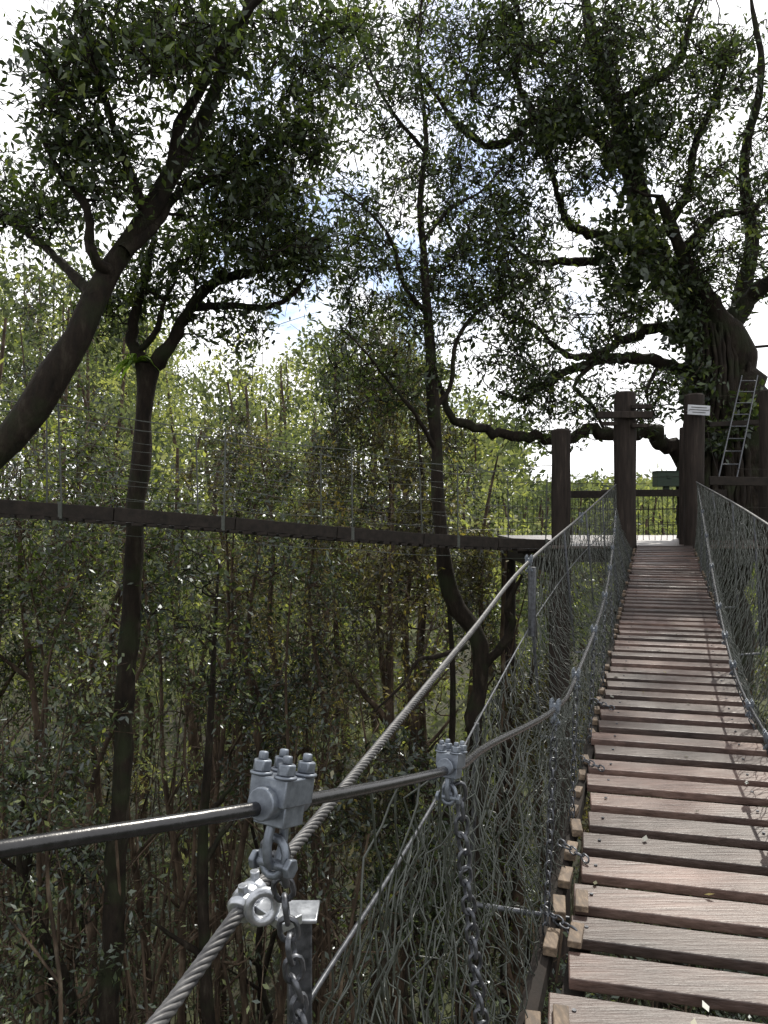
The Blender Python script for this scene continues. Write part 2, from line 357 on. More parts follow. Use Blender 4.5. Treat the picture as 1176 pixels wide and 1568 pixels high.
def clamp(name,p,axis,s=1.0,bolts=True):
    m=MB(); ax=Vector(axis).normalized(); z=Vector((0,0,1)); z=(z-ax*z.dot(ax)).normalized(); sd=z.cross(ax)
    M=Matrix((ax,sd,z)).transposed(); p=Vector(p)
    m.box(p+z*.008*s,(.044*s,.040*s,.024*s),M); m.box(p-z*.012*s,(.030*s,.034*s,.020*s),M)
    m.cyl(p-ax*.030*s-z*.002*s,p+ax*.030*s-z*.002*s,.0145*s,n=16)
    for a in(-1,1):
        for b in(-1,1):
            q=p+ax*a*.0155*s+sd*b*.0135*s+z*.02*s
            m.cyl(q,q+z*.003*s,.0105*s,n=16); m.cyl(q+z*.003*s,q+z*.013*s,.0088*s,n=6); m.cyl(q+z*.013*s,q+z*.020*s,.0048*s,.0044*s,n=10)
    pts=[p+z*(-.018*s)+ax*(math.cos(a)*.012*s)+z*(-.018*s+math.sin(a)*.022*s) for a in np.linspace(0,2*math.pi,14)[:-1]]
    m.tube(pts,.0045*s,8,True)
    q=p-z*.056*s; m.cyl(q-sd*.016*s,q+sd*.016*s,.005*s,n=10)
    for a in(-1,1): m.cyl(q+sd*a*.016*s,q+sd*a*.022*s,.009*s,n=6)
    pts=[q+sd*(math.cos(a)*.013*s)+z*(.006*s+math.sin(a)*.016*s) for a in np.linspace(0,2*math.pi,14)[:-1]]
    m.tube(pts,.004*s,8,True)
    return m.obj(name,M_galv,bridge,30,.0014*s if bolts else 0)
clamp('cable_clamp',at(430,1222,.85),at(690,1178,1.25)-at(430,1232,.85),1.25)
clamp('cable_clamp',at(690,1170,1.25),at(745,1143,1.55)-at(430,1232,.85),.95)
for y in(2.3,3.0,3.8,4.7,5.8,7,8.4,9.8): clamp('cable_clamp',aty(hand,y),aty(hand,y+.1)-aty(hand,y-.1),.75,False)
for y in(2.9,3.3,3.9,4.4,5,6.2,7.6,9): clamp('cable_clamp',aty(rin,y),aty(rin,y+.1)-aty(rin,y-.1),.75,False)
for y in(4.0,7.0): clamp('cable_clamp',aty(steel,y),aty(steel,y+.1)-aty(steel,y-.1),.9,False)
M_bright=noisemat('new_zinc_steel',[(.3,(.18,.19,.21)),(.7,(.45,.47,.5))],(1,1,1),50,.35,.3,metal=.8,bd=.001)
m=MB(); p=at(385,1372,.98); ax=(aty(steel,1.1)-aty(steel,.85)).normalized(); sd=Vector((0,0,1)).cross(ax).normalized(); up=ax.cross(sd)
for a,rr in((-.026,.019),(-.010,.021),(.008,.019)):
    m.tube([p+ax*(a-.008)-up*.001,p+ax*(a-.005),p+ax*(a+.005),p+ax*(a+.008)],[rr*.8,rr,rr,rr*.8],16)
q=at(437,1396,.93); m.box((p+q)/2-Vector((0,0,.006)),((q-p).length+.03,.03,.012),Matrix.Rotation(math.atan2((q-p).y,(q-p).x),3,'Z'))
ringc=at(402,1388,.92); pts=[ringc+Vector((math.cos(a)*.016,.006*math.cos(a),math.sin(a)*.018)) for a in np.linspace(0,2*math.pi,18)[:-1]]
m.tube(pts,.0065,10,True)
for a in(-.022,.012): m.cyl(p+ax*a+up*.014,p+ax*a+up*.028,.007,n=6)
q2=at(455,1396,.97); m.box(q2,(.055,.05,.005))
m.obj('rope_saddle',M_bright,bridge,40,.0012)
m=MB(); b=DL(1.0)+Vector((-.12,0,-.1)); m.box(Vector((q2.x+.003,q2.y,(q2.z+b.z)/2-.003)),(.03,.03,q2.z-b.z),Matrix.Rotation(.2,3,'Z'))
for y in(2.5,4.0,5.7,7.4,9.2):
    o0=DL(y)+Vector((.05,0,-.11)); o1=DL(y)+Vector((-.27,.06,-.09)); m.cyl(o0,o1,.010,n=10)
    t=aty(steel,y) if y>3.5 else aty(mid,y); m.cyl(o1,t,.009,n=8)
    o0=DR(y)+Vector((-.05,0,-.11)); o1=DR(y)+Vector((.27,0,-.09)); m.cyl(o0,o1,.010,n=10); m.cyl(o1,aty(rout,y),.009,n=8)
m.cyl(aty(steel,4.0)+Vector((.02,.02,-.03)),aty(steel,4.0)+Vector((.02,.02,-.4)),.022,n=12)
m.obj('stanchions',M_chain,bridge,40,.002)

# ---------------------------------------------------------------- canopy platform
plat=empty('canopy_platform',(4.5,13,CZ-.5))
pz=CZ-.53
m=MB(); yy=11.75
while yy<17.2:
    m.box((5.3,yy,pz-.02),(5.4,.14,.04),Matrix.Rotation(rng.normal()*.003,3,'Z'),float(rng.random())*.4); yy+=.155
m.obj('platform_planks',M_plank,plat,0,.004,True)
m=MB()
for yy in(11.85,14.4,17.0): m.box((5.3,yy,pz-.15),(5.5,.12,.22))
for xx in(2.75,5.2,7.8): m.box((xx,14.4,pz-.37),(.14,5.5,.2))
m.box(at(1016,755,14.2),(2.35,.1,.13)); 
m.beam(at(875,757,13.6),at(960,757,13.6),.1,.13)
m.beam(at(1086,736,11.5),at(1300,740,11.2),.09,.13); m.beam(at(1086,650,13),at(1300,640,13),.06,.08)
m.obj('bearers_and_rails',M_stringer,plat,0,.006)
m=MB()
def post(px,top,d,r,extra=-1.6,lean=0):
    a=at(px,top,d); b=Vector((a.x+lean,a.y,pz+extra)); n=7
    pts=[b.lerp(a,i/n) for i in range(n+1)]; rs=[r*(1+.04*math.sin(i*2.1+px)) for i in range(n+1)]
    pts.append(a+Vector((0,0,.025))); rs.append(r*.8); m.tube(pts,rs,18)
post(859,660,12,.15); post(957,603,11.6,.165); post(1063,606,11.7,.15); post(1046,657,12.3,.06); post(1175,600,12,.12); post(1300,600,12,.12); post(1105,690,17,.1)
for xx,yy in((2.8,16.9),(7.7,16.9),(7.7,12),(2.8,12)):
    m.tube([(xx,yy,hgt(xx,yy)-.3),(xx,yy,CZ*.5),(xx,yy,pz-.4)],[.2,.18,.16],14)
m.obj('round_posts',M_post,plat,40)
m=MB(); p=at(957,636,11.4)
m.box(p+Vector((-.02,-.05,0)),(.82,.09,.1)); m.box(p+Vector((.24,-.02,.13)),(.3,.08,.07)); m.box(p+Vector((-.25,-.02,-.13)),(.24,.07,.06)); m.box(p+Vector((.22,-.02,-.16)),(.26,.07,.06))
m.obj('post_crossarms',M_post,plat,0,.01)
paths=[]
for a,b in(((3.3,14.1),(5.8,14.2)),((5.5,11.7),(7.9,11.8)),((2.6,17.1),(8,17.1))):
    n=int(math.hypot(b[0]-a[0],b[1]-a[1])/.11)
    for i in range(n+1):
        u=i/n; x=a[0]+(b[0]-a[0])*u; y=a[1]+(b[1]-a[1])*u
        paths.append([(x,y,pz),(x+rng.normal()*.02,y,pz+.45),(x+rng.normal()*.01,y,pz+.9)])
    for h in(.3,.6,1.2): paths.append([(a[0],a[1],pz+h),((a[0]+b[0])/2,a[1],pz+h-.02),(b[0],b[1],pz+h)])
paths+= [[tuple(at(1072,610,11.7)),tuple(at(1092,700,11.9)),tuple(at(1120,800,12.0))]]
P=np.array(paths); V,F=batch_tubes(P,np.full(P.shape[:2],.006),5); fast_mesh('safety_mesh',V,F,M_stringer,plat)
lad=empty('rope_ladder',at(1140,660,12)); m=MB()
A0,A1=at(1136,575,13.6),at(1098,742,11.9); B0,B1=at(1160,575,13.6),at(1126,742,11.9)
for a,b in((A0,A1),(B0,B1)): m.cyl(a,b,.012,n=8)
for i in range(9):
    u=(i+.5)/9; m.cyl(A0.lerp(A1,u),B0.lerp(B1,u),.011,n=8)
m.obj('rails_and_rungs',M_chain,lad,40)
sg=empty('warning_sign',at(1070,628,11.4)); 
m=MB(); m.box(at(1070,628,11.45),(.34,.012,.15),Matrix.Rotation(.06,3,'Y')); m.obj('plate',M_sign,sg,0,.004)
m=MB()
for i,w in enumerate((.24,.28,.2)): m.box(at(1070,628,11.45)+Vector((0,-.009,.04-.038*i)),(w,.002,.012),Matrix.Rotation(.06,3,'Y'))
for a in(-.15,.15): m.cyl(at(1070,628,11.45)+Vector((a,-.012,0)),at(1070,628,11.45)+Vector((a,.1,0)),.008)
m.obj('lettering_and_bolts',M_signtxt,sg,0)
bx=empty('green_equipment_box',at(1020,732,14.5)); m=MB(); q=at(1020,734,14.5)
m.box(q,(.44,.28,.28)); m.box(q+Vector((0,0,.15)),(.48,.32,.02)); m.box(q+Vector((0,-.15,.04)),(.08,.02,.06)); m.box(q+Vector((0,0,-.17)),(.1,.1,.06)); m.obj('box_body',M_green,bx,0,.008)

# ---------------------------------------------------------------- second bridge (left)
b2=empty('suspension_bridge',(-2,9.5,CZ-.3))
zt=lambda k: CZ+float(np.interp(k,[-.2,0,1,2,3,4,5,6,8],[-.53,-.52,-.43,-.29,-.13,.02,.13,.2,.3]))
def q2f(k): return Vector((2.58-1.498*k,12-1.01*k,zt(k)))
pp=Vector((-.56,.83,0)).normalized()
m=MB()
ks=np.linspace(-.2,7.5,60)
for off in(0,.85):
    for i in range(0,54,6):
        a=q2f(ks[i])+pp*off; b=q2f(ks[i+6])+pp*off; m.beam(a,b+(b-a).normalized()*-.01,.1,.15+rng.normal()*.004)
m.obj('edge_beams',M_stringer,b2,0,.008)
m=MB(); k=-.1
while k<7:
    c=q2f(k)+pp*.42+Vector((0,0,-.092)); m.box(c,(.12+rng.normal()*.01,.98+rng.normal()*.05,.03),Matrix.Rotation(math.atan2(-1.01,-1.498)+rng.normal()*.02,3,'Z'),float(rng.random())); k+=.092
m.obj('deck_planks',M_stringer,b2,0,0)
m=MB()
for off in(0,.85):
    for k in range(0,7):
        a=q2f(k)+pp*off; m.cyl(a+Vector((0,0,-.14)),a+Vector((rng.normal()*.03,0,1.13)),.010,n=8); m.box(a+Vector((0,-.06,0)),(.05,.02,.18))
    for h,r in((1.1,.006),(.85,.003),(.62,.003),(.42,.003),(.22,.003)):
        pts=[]; ph=rng.normal()*.02
        for k in np.linspace(-.1,7,50): pts.append(q2f(k)+pp*off+Vector((0,0,h+ph-.05*math.sin((k%1)*math.pi)+(.25*max(0,.6-k) if h>1 else 0))))
        m.tube(pts,r,5)
m.tube([q2f(k)+pp*-.1+Vector((0,0,-.2-.03*math.sin((k%1)*math.pi))) for k in np.linspace(-.1,7,50)],.005,6)
m.obj('wires_and_stanchions',M_net,b2,60)

# ---------------------------------------------------------------- traced trees
def region(cx,cy,rx,ry,d0,d1,n):
    out=[]
    while len(out)<n:
        a=rng.uniform(-1,1,2)
        if a@a>1: continue
        out.append(tuple(at(cx+a[0]*rx,cy+a[1]*ry,rng.uniform(d0,d1))))
    return out
def down(p,r=0): return Vector((p.x+r,p.y,hgt(p.x+r,p.y)-.3))

e=empty('leaning_rainforest_tree',(-8,7,0)); t=Tree()
t.limb([Vector((-8.5,6.6,-.3)),Vector((-7.8,6.8,6)),at(-420,1100,7),at(-180,830,7.3),at(0,685,7.6),at(60,612,7.7),at(112,520,7.8),at(165,425,7.9),at(215,350,8),at(255,270,8.1),at(300,205,8.3),at(335,130,8.4),at(368,55,8.6),at(385,-20,8.8),at(420,-160,9)],
 [.3,.27,.23,.2,.155,.145,.14,.125,.11,.095,.08,.07,.06,.05,.03],60,12,.6)
t.limb([at(262,262,8.1),at(278,190,8),at(320,110,7.8),at(352,50,7.7),at(400,-10,7.6),at(440,-120,7.5)],[.07,.06,.05,.045,.04,.02])
t.limb([at(190,385,7.9),at(238,345,8.1),at(268,300,8.4),at(330,270,8.7),at(400,235,9),at(470,190,9.3)],[.08,.06,.05,.045,.03,.015])
t.limb([at(170,420,7.9),at(140,385,7.7),at(133,320,7.6),at(90,260,7.5),at(60,200,7.4)],[.07,.055,.045,.03,.015])
t.limb([at(145,455,7.8),at(110,420,8),at(60,370,8.4),at(0,330,8.7),at(-60,290,9)],[.07,.05,.04,.03,.015])
t.limb([at(225,330,8),at(190,240,7.8),at(160,150,7.6),at(130,60,7.5),at(110,-20,7.4)],[.06,.045,.035,.03,.015])
t.limb([at(-100,770,7.4),at(-180,600,7.5),at(-200,400,7.5),at(-150,200,7.6)],[.15,.1,.07,.03])
T=[]
for a in((200,50,120,75,6.8,8.8,50),(110,130,55,50,6.8,8.2,22),(155,245,80,60,7,8.8,34),(50,318,80,38,8,9.5,24),(400,235,105,75,8.4,10,60),(420,335,95,60,8.6,10,46),(300,60,100,80,7.4,9,28),(480,90,110,100,8,10.5,46),(-160,250,130,250,7,9,30),(330,300,90,70,8,9,20),(250,-120,260,80,7,9,34)):
    T+=region(*a)
t.grow(T,7,.5,8,.0065,.06,kink=.19,thick=.021); t.build(e,M_bark,M_leafdark,.112)

e=empty('forked_rainforest_tree',(-3,10,0)); t=Tree()
b=at(165,1568,10); t.limb([down(b,-.2),at(160,2000,10),b,at(183,1250,10),at(192,1050,10),at(205,850,10),at(220,650,10),at(226,560,10)],[.21,.19,.145,.135,.13,.125,.12,.14],50,12,.5)
t.limb([at(226,570,10),at(262,528,10),at(285,480,10.1),at(330,432,10.2),at(400,412,10.3),at(470,396,10.4),at(505,378,10.5)],[.12,.09,.08,.07,.055,.04,.02],30)
t.limb([at(300,470,10.1),at(350,468,10),at(410,470,9.9),at(450,450,9.8),at(470,420,9.8)],[.06,.05,.04,.03,.015])
t.limb([at(226,570,10),at(203,520,10),at(210,470,10),at(225,420,10.1),at(240,340,10.2)],[.11,.08,.06,.05,.02])
t.limb([at(212,540,10),at(240,505,9.9),at(252,460,9.8),at(270,430,9.7)],[.05,.04,.03,.015])
T=[]
for a in((255,415,80,50,9.5,11,30),(440,415,60,55,9.6,11,28),(340,375,90,45,9.8,11,30),(350,505,70,30,9.6,10.8,12),(180,470,70,50,9.6,11,18)): T+=region(*a)
t.grow(T,6,.5,9,.006,.06,tintbase=.6,kink=.18,thick=.018); t.build(e,M_bark,M_leafdark,.115)
fe=empty('birds_nest_fern',at(212,548,9.9)); V=[];F=[];o=0
for i in range(34):
    a=rng.uniform(0,6.28); L=rng.uniform(.25,.5); up=rng.uniform(.3,1.2); c0=np.array(tuple(at(208,556,9.88)))
    d=np.array([math.cos(a),math.sin(a),0]); s=np.array([-math.sin(a),math.cos(a),0]); row=[]
    for j in range(6):
        u=j/5; p=c0+d*L*u*.8+np.array([0,0,L*(up*u-1.1*u*u*.8)]); w=.03*math.sin(math.pi*(u*.9+.08)); row+= [p-s*w,p+s*w]
    V+=row; F+=[(o+2*j,o+2*j+1,o+2*j+3,o+2*j+2) for j in range(5)]; o+=12
fast_mesh('fronds',np.array(V),np.array(F),M_fern,fe,rng.uniform(0,1,len(F)))

e=empty('slender_rainforest_tree',(1.5,12.6,0)); t=Tree()
b=at(728,1568,12.6); t.limb([down(b),b,at(722,1350,12.6),at(735,1200,12.6),at(726,1110,12.6),at(738,1020,12.6),at(728,965,12.6),at(694,925,12.6),at(680,860,12.6),at(670,760,12.6),at(668,670,12.6),at(660,560,12.6),at(655,480,12.6),at(650,400,12.6),at(643,320,12.6),at(652,200,12.8),at(640,80,13),at(650,-40,13)],
 [.2,.17,.15,.14,.14,.14,.135,.13,.12,.11,.1,.09,.08,.065,.05,.04,.03,.02],70,12,.6)
t.limb([at(738,1020,12.6),at(772,985,12.5),at(784,950,12.4),at(776,930,12.3),at(800,880,12.2)],[.09,.07,.06,.05,.02])
t.limb([at(715,990,12.6),at(670,1005,12.4),at(640,1012,12.3),at(615,1050,12.2),at(560,1100,12)],[.05,.04,.03,.025,.012])
t.limb([at(668,620,12.6),at(690,590,12.7),at(700,520,12.8),at(740,470,13),at(800,440,13.2)],[.05,.04,.035,.03,.015])
t.limb([at(655,480,12.6),at(620,440,12.4),at(600,370,12.2),at(560,320,12),at(520,290,12)],[.05,.04,.03,.02,.012])
t.limb([at(648,370,12.6),at(690,320,12.8),at(740,290,13),at(790,230,13)],[.04,.03,.02,.012])
t.limb([at(650,230,12.8),at(600,170,12.6),at(560,90,12.5),at(540,0,12.5)],[.04,.03,.02,.012])
t.limb([at(668,690,12.6),at(640,640,12.3),at(600,590,12.2),at(560,540,12),at(520,500,12)],[.045,.035,.025,.018,.01],30,8,1)
T=[]
for a in((600,240,120,130,11.5,14,60),(600,80,130,90,11.5,14.5,60),(720,300,90,100,12,14,42),(590,420,90,60,11.8,13.6,40),(730,440,80,60,12.3,14,34),(540,360,60,60,12,13,20),(590,550,100,80,12,13,44)): T+=region(*a)
t.grow(T,6,.55,7,.0075,.07,tintbase=.6,kink=.24,thick=.023); t.build(e,M_bark,M_leafdark,.112)

e=empty('giant_fig_tree',(6.5,15,0)); t=Tree()
d=15
t.limb([Vector((6.6,15,-.3)),Vector((6.55,15,6)),Vector((6.5,15,12)),at(1092,800,d),at(1094,690,d),at(1088,600,d),at(1082,540,d),at(1068,480,d),at(1030,430,d),at(998,370,d),at(975,290,d),at(955,210,d),at(930,130,d),at(905,50,d),at(890,-60,d)],
 [1.3,1,.8,.62,.57,.5,.42,.32,.28,.26,.23,.19,.15,.11,.05],80,18,.22)
t.limb([at(1140,800,d-.1),at(1142,700,d-.1),at(1138,600,d-.1),at(1122,530,d-.2),at(1092,475,d-.3),at(1050,400,d-.6),at(1010,300,d-1)],[.55,.5,.42,.32,.2,.13,.07],40,14,.3)
t.limb([at(1060,800,14.6),at(1062,700,14.6),at(1070,600,14.7),at(1075,520,14.8)],[.3,.26,.22,.15],30,12,.25)
for i in range(16):
    x0=1046+i*8.3+rng.normal()*3; dd=14.5-.25*math.sin(math.pi*i/15)
    t.limb([at(x0+rng.normal()*6,830,dd),at(x0+rng.normal()*7,740,dd),at(x0*.9+109+rng.normal()*5,640,dd+.1),at(x0*.8+219+rng.normal()*5,560,dd+.15),at(x0*.6+435,495,dd+.3)],[.07,.06,.055,.05,.03],24,7,1)
t.limb([at(1095,520,d),at(1130,480,d),at(1165,440,14.8),at(1200,420,14.5),at(1300,380,14)],[.26,.2,.16,.13,.08])
t.limb([at(1130,600,d),at(1140,560,d),at(1125,500,d+.3),at(1150,380,d+.5),at(1140,250,d+.5),at(1165,120,d),at(1150,0,d)],[.2,.18,.16,.14,.1,.07,.03])
t.limb([at(1065,590,d),at(1030,562,14.7),at(985,550,14.5),at(940,548,14.3),at(885,563,14),at(840,585,13.8),at(800,612,13.6),at(765,600,13.5)],[.19,.14,.11,.1,.085,.07,.045,.02],44,10,1.1)
t.limb([at(1075,712,d),at(1035,690,14.5),at(980,660,14.2),at(940,672,14),at(900,660,13.9),at(860,676,13.7),at(820,668,13.6),at(765,664,13.4),at(715,652,13.3),at(690,640,13.2),at(678,600,13.2),at(660,560,13.1)],[.2,.16,.13,.12,.11,.105,.1,.09,.08,.07,.05,.03],60,10,1.2)
t.limb([at(1060,520,d),at(1010,500,14.8),at(960,520,14.6),at(905,545,14.2),at(860,540,14),at(820,500,13.8),at(770,480,13.6)],[.16,.12,.09,.075,.06,.04,.02],40,10,1.1)
t.limb([at(1000,385,d),at(960,378,14.8),at(915,360,14.6),at(870,340,14.4),at(850,280,14.2),at(830,220,14)],[.15,.12,.1,.08,.06,.03],36,10,1.1)
t.limb([at(930,400,14.7),at(870,400,14.4),at(810,400,14.2),at(770,350,14),at(750,290,13.8)],[.1,.08,.06,.04,.02],30,8,1)
t.limb([at(965,255,d),at(900,195,14.7),at(850,170,14.5),at(800,195,14.3),at(765,222,14.1),at(715,205,14),at(680,165,13.8),at(640,105,13.6)],[.14,.11,.1,.09,.08,.06,.04,.02],44,10,1)
t.limb([at(820,178,14.3),at(790,120,14),at(800,50,13.8),at(780,-20,13.6)],[.08,.06,.04,.02])
t.limb([at(940,160,d),at(990,130,14.8),at(1040,90,14.6),at(1060,20,14.5),at(1090,-60,14.5)],[.12,.1,.07,.05,.03])
t.limb([at(1020,420,d),at(1060,370,14.7),at(1100,330,14.5),at(1150,320,14.3),at(1220,270,14)],[.14,.11,.08,.06,.03])
t.limb([at(1010,360,14.8),at(1050,300,14.6),at(1065,220,14.4),at(1100,140,14.2),at(1120,60,14)],[.12,.09,.07,.05,.02])
t.limb([at(905,560,13.9),at(880,590,13.7),at(905,620,13.7),at(925,655,13.9)],[.05,.04,.035,.02],30,8,1)
t.limb([at(1010,560,14.6),at(990,600,14.2),at(1005,640,14)],[.05,.03,.012])
T=[]
for a in((860,50,120,85,12.5,15.5,62),(1020,50,120,85,12.5,15.5,58),(910,190,100,90,13,16,74),(1080,180,100,120,13,16,70),(1130,330,80,90,13,16,44),(1000,400,110,55,13.5,16,36),(790,120,110,90,12.5,15,46),(800,320,105,100,13,15,56),(760,450,120,80,12.6,15,50),(900,480,80,55,13,15,26),(800,560,80,45,13,14.5,30),(1110,430,70,40,14,16,20),(720,50,100,80,13,15,40),(960,600,90,50,13.3,15,28),(840,630,70,50,13.2,14,18),(1300,250,120,260,12,16,30),(1000,-120,250,90,12,16,34)): T+=region(*a)
t.grow(T,6,.62,8,.0095,.08,tintbase=.5,kink=.28,thick=.029); t.build(e,M_bark,M_leafdark,.13)
t=Tree(); 
t.limb([at(975,290,14.8),at(960,220,14.8)],[.03,.02],4,4)
T=[]
for a in((915,200,80,75,13,14.5,26),(950,340,60,50,13.2,14.6,16),(1000,440,60,50,13.2,14.8,20),(1040,500,30,40,14,14.6,8),(1075,620,25,70,14,14.3,8),(1130,650,25,60,14,14.3,6)): T+=region(*a)
t.grow(T,5,.36,12,.005,.08,tintbase=.3); vi=empty('climbing_vine',(5,14.8,CZ)); t.build(vi,M_twig,M_leafmid,.15,.28)

# ---------------------------------------------------------------- mid forest trees
SX=[-300,0,90,200,300,480,540,640,700,780,830,900,1060,1500]; SY=[280,330,330,400,520,500,430,430,560,590,700,728,720,600]
def clear_of_walkway(p):
    x,y,z=p
    if z<CZ-3.5 or z>CZ+1.6: 
        return not(abs(z-CZ)<6 and math.hypot(x,y)<4)
    if y<12.5 and -2<y and abs(x-(.09+.364*y))<1.5: return False
    a=np.array([2.58,12.]); dd=np.array([-1.498,-1.01]); kk=max(-.5,min(7,((np.array([x,y])-a)@dd)/(dd@dd)))
    q=a+dd*kk; 
    if np.linalg.norm(np.array([x,y])-q-np.array([-.24,.35]))<1.1: return False
    if 2<x<8.5 and 11<y<18: return False
    return math.hypot(x,y)>4.5
def gen(name,px,d,top,cr,ch,ncl,leaf,lm,bm,r,twigs=6,tl=.5,lpt=8,far=False,rmin=.007,asp=.19,tb=.5,spread=.08,wig=.012,nlimb=5):
    x=(px-588)/1150*d; y=d; z0=hgt(x,y); h=top-z0
    t=Tree(12000); lean=rng.normal()*h*.05; ln2=rng.normal()*h*.02
    pts=[Vector((x,y,z0-.3))]+[Vector((x+lean*u+rng.normal()*wig*h,y+ln2*u+rng.normal()*wig*h,z0+h*u)) for u in(.2,.35,.5,.65,.78,.9)]
    t.limb(pts,[r*1.15,r,r*.9,r*.78,r*.6,r*.4,r*.12],26,8,.4)
    for i in range(nlimb):
        u=rng.uniform(.4,.85); k=int(u*22); p=Vector(t.N[k]); a=rng.uniform(0,6.28); L=cr*rng.uniform(.5,.9)
        t.limb([p,p+Vector((math.cos(a)*L*.5,math.sin(a)*L*.5,L*.5)),p+Vector((math.cos(a)*L,math.sin(a)*L,L*1.0))],[r*.45,r*.3,r*.1],10,6,1)
    T=[]; tries=0
    nl=7; lob=rng.normal(size=(nl,3)); lob/=np.linalg.norm(lob,axis=1,keepdims=True); lob*=rng.uniform(.35,.75,(nl,1))
    while len(T)<ncl and tries<ncl*6:
        tries+=1; a=rng.normal(size=3)*.17+lob[rng.integers(nl)]
        p=(x+lean*.8+a[0]*cr,y+ln2+a[1]*cr,top-ch/2+a[2]*ch/2)
        if clear_of_walkway(p): T.append(p)
    if T: t.grow(T,twigs,tl,lpt,rmin,spread,far=far,tintbase=tb,kink=.2)
    e=empty(name,(x,y,z0))
    t.build(e,bm,lm,leaf,asp); return t
def topz(px,d,off=0): return CZ+(784-(np.interp(px,SX,SY)+off))/1150*d
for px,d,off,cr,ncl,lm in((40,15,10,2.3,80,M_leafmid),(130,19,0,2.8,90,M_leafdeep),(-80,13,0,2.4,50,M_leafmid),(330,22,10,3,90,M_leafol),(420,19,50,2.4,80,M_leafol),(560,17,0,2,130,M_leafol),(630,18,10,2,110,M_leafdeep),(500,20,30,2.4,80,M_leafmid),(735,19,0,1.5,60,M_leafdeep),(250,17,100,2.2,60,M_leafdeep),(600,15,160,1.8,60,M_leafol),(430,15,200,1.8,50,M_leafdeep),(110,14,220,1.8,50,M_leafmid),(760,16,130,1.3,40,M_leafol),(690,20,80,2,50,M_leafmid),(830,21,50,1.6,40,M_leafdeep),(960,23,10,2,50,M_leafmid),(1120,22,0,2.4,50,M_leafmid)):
    tp=topz(px,d,off); hump=px in(560,630); gen('rainforest_tree',px,d,tp,cr,(tp-hgt(0,d))*(.4 if hump else .5),ncl,.12,lm,M_barkmid,rng.uniform(.09,.15),tl=.6,lpt=12 if hump else 9,tb=rng.uniform(.3,.7))
for px,d,py,r,lm in((25,10.5,640,.055,M_leafmid),(108,12,600,.085,M_leafdeep),(332,11.5,690,.13,M_leafdeep),(300,13.5,640,.07,M_leafmid),(60,9,900,.05,M_leaflow),(645,14.5,620,.11,M_leafol),(565,13,760,.045,M_leafol),(410,13,720,.06,M_leaflow),(270,15,600,.07,M_leafdeep),(480,16,640,.09,M_leafol),(372,15,650,.08,M_leafmid),(145,16,560,.1,M_leafmid),(812,15,760,.06,M_leafol),(520,11,950,.04,M_leaflow),(690,16,700,.08,M_leafmid),(235,12.5,820,.05,M_leafmid),(80,13.5,700,.07,M_leafmid),(440,10.5,860,.05,M_leafol),(10,14,760,.08,M_leafdeep)):
    tp=CZ+(784-py)/1150*d; gen('rainforest_tree',px,d,tp,1.3,4.2,24,.11,lm,M_bark if r>.1 else M_barkmid,r,tl=.5,tb=rng.uniform(.3,.65),wig=.014,nlimb=7)
for i in range(44):
    d=rng.uniform(8.5,23); px=rng.uniform(-120,1200); 
    tp=CZ-rng.uniform(.5,1)*(.0+.13*d+1.2) if rng.random()<.4 else CZ-rng.uniform(3.5,7.5)
    if px>900 and tp>CZ-3: tp=CZ-4
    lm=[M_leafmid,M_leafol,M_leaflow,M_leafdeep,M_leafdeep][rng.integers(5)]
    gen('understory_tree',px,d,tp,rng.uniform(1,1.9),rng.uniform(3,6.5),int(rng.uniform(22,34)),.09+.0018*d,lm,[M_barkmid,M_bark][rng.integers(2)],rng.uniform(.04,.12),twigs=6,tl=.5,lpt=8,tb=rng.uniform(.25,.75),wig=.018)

df=empty('distant_forest',(0,45,5)); Cs=[];Ts=[];trunks=[]
def farpatch(n0,d0,d1,cr0,cr1,lo,hi,m,per,sp):
    for i in range(n0):
        d=rng.uniform(d0,d1); px=rng.uniform(-300,1450); x=(px-588)/1150*d; z0=hgt(x,d)
        tp=topz(px,d,rng.uniform(lo,hi)*(.3 if px>780 else 1)); tp=max(tp,z0+5); 
        if px>780: tp=min(tp,CZ+50/1150*d+.3)
        h=max(tp-z0,4); cr=rng.uniform(cr0,cr1)
        trunks.append((np.array([(x+rng.normal()*.1,d,z0-.3),(x+rng.normal()*.3,d,z0+h*.3),(x+rng.normal()*.4,d,z0+h*.6),(x+rng.normal()*.5,d,z0+h*.9)]),np.array([.25,.2,.14,.05])))
        a=rng.normal(size=(per,3)); a/=np.linalg.norm(a,axis=1,keepdims=True); a*=rng.uniform(.5,1,(per,1))
        c=np.array([x,d,z0+h*.58])+a*np.array([cr,cr,h*.42])
        C=c[:,None]+rng.normal(size=(per,m,3))*np.array([1,1,.65])*sp; Cs.append(C.reshape(-1,3))
        tb=rng.uniform(.05,.95); Ts.append((tb+rng.normal(size=(per,1))*.2+rng.normal(size=(per,m))*.13).ravel())
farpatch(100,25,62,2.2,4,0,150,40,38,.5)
V,F=leaf_arrays(np.concatenate(Cs),.28,.22); fast_mesh('foliage',V,F,M_leaffar_haze,df,np.clip(np.concatenate(Ts),0,1),False)
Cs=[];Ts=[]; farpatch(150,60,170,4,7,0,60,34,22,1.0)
V,F=leaf_arrays(np.concatenate(Cs),.8,.25); fast_mesh('far_foliage',V,F,M_leaffar_haze,df,np.clip(np.concatenate(Ts),0,1),False)
V,F=batch_tubes(np.array([a for a,b in trunks]),np.array([b for a,b in trunks]),7); fast_mesh('trunks',V,F,M_barkmid,df)

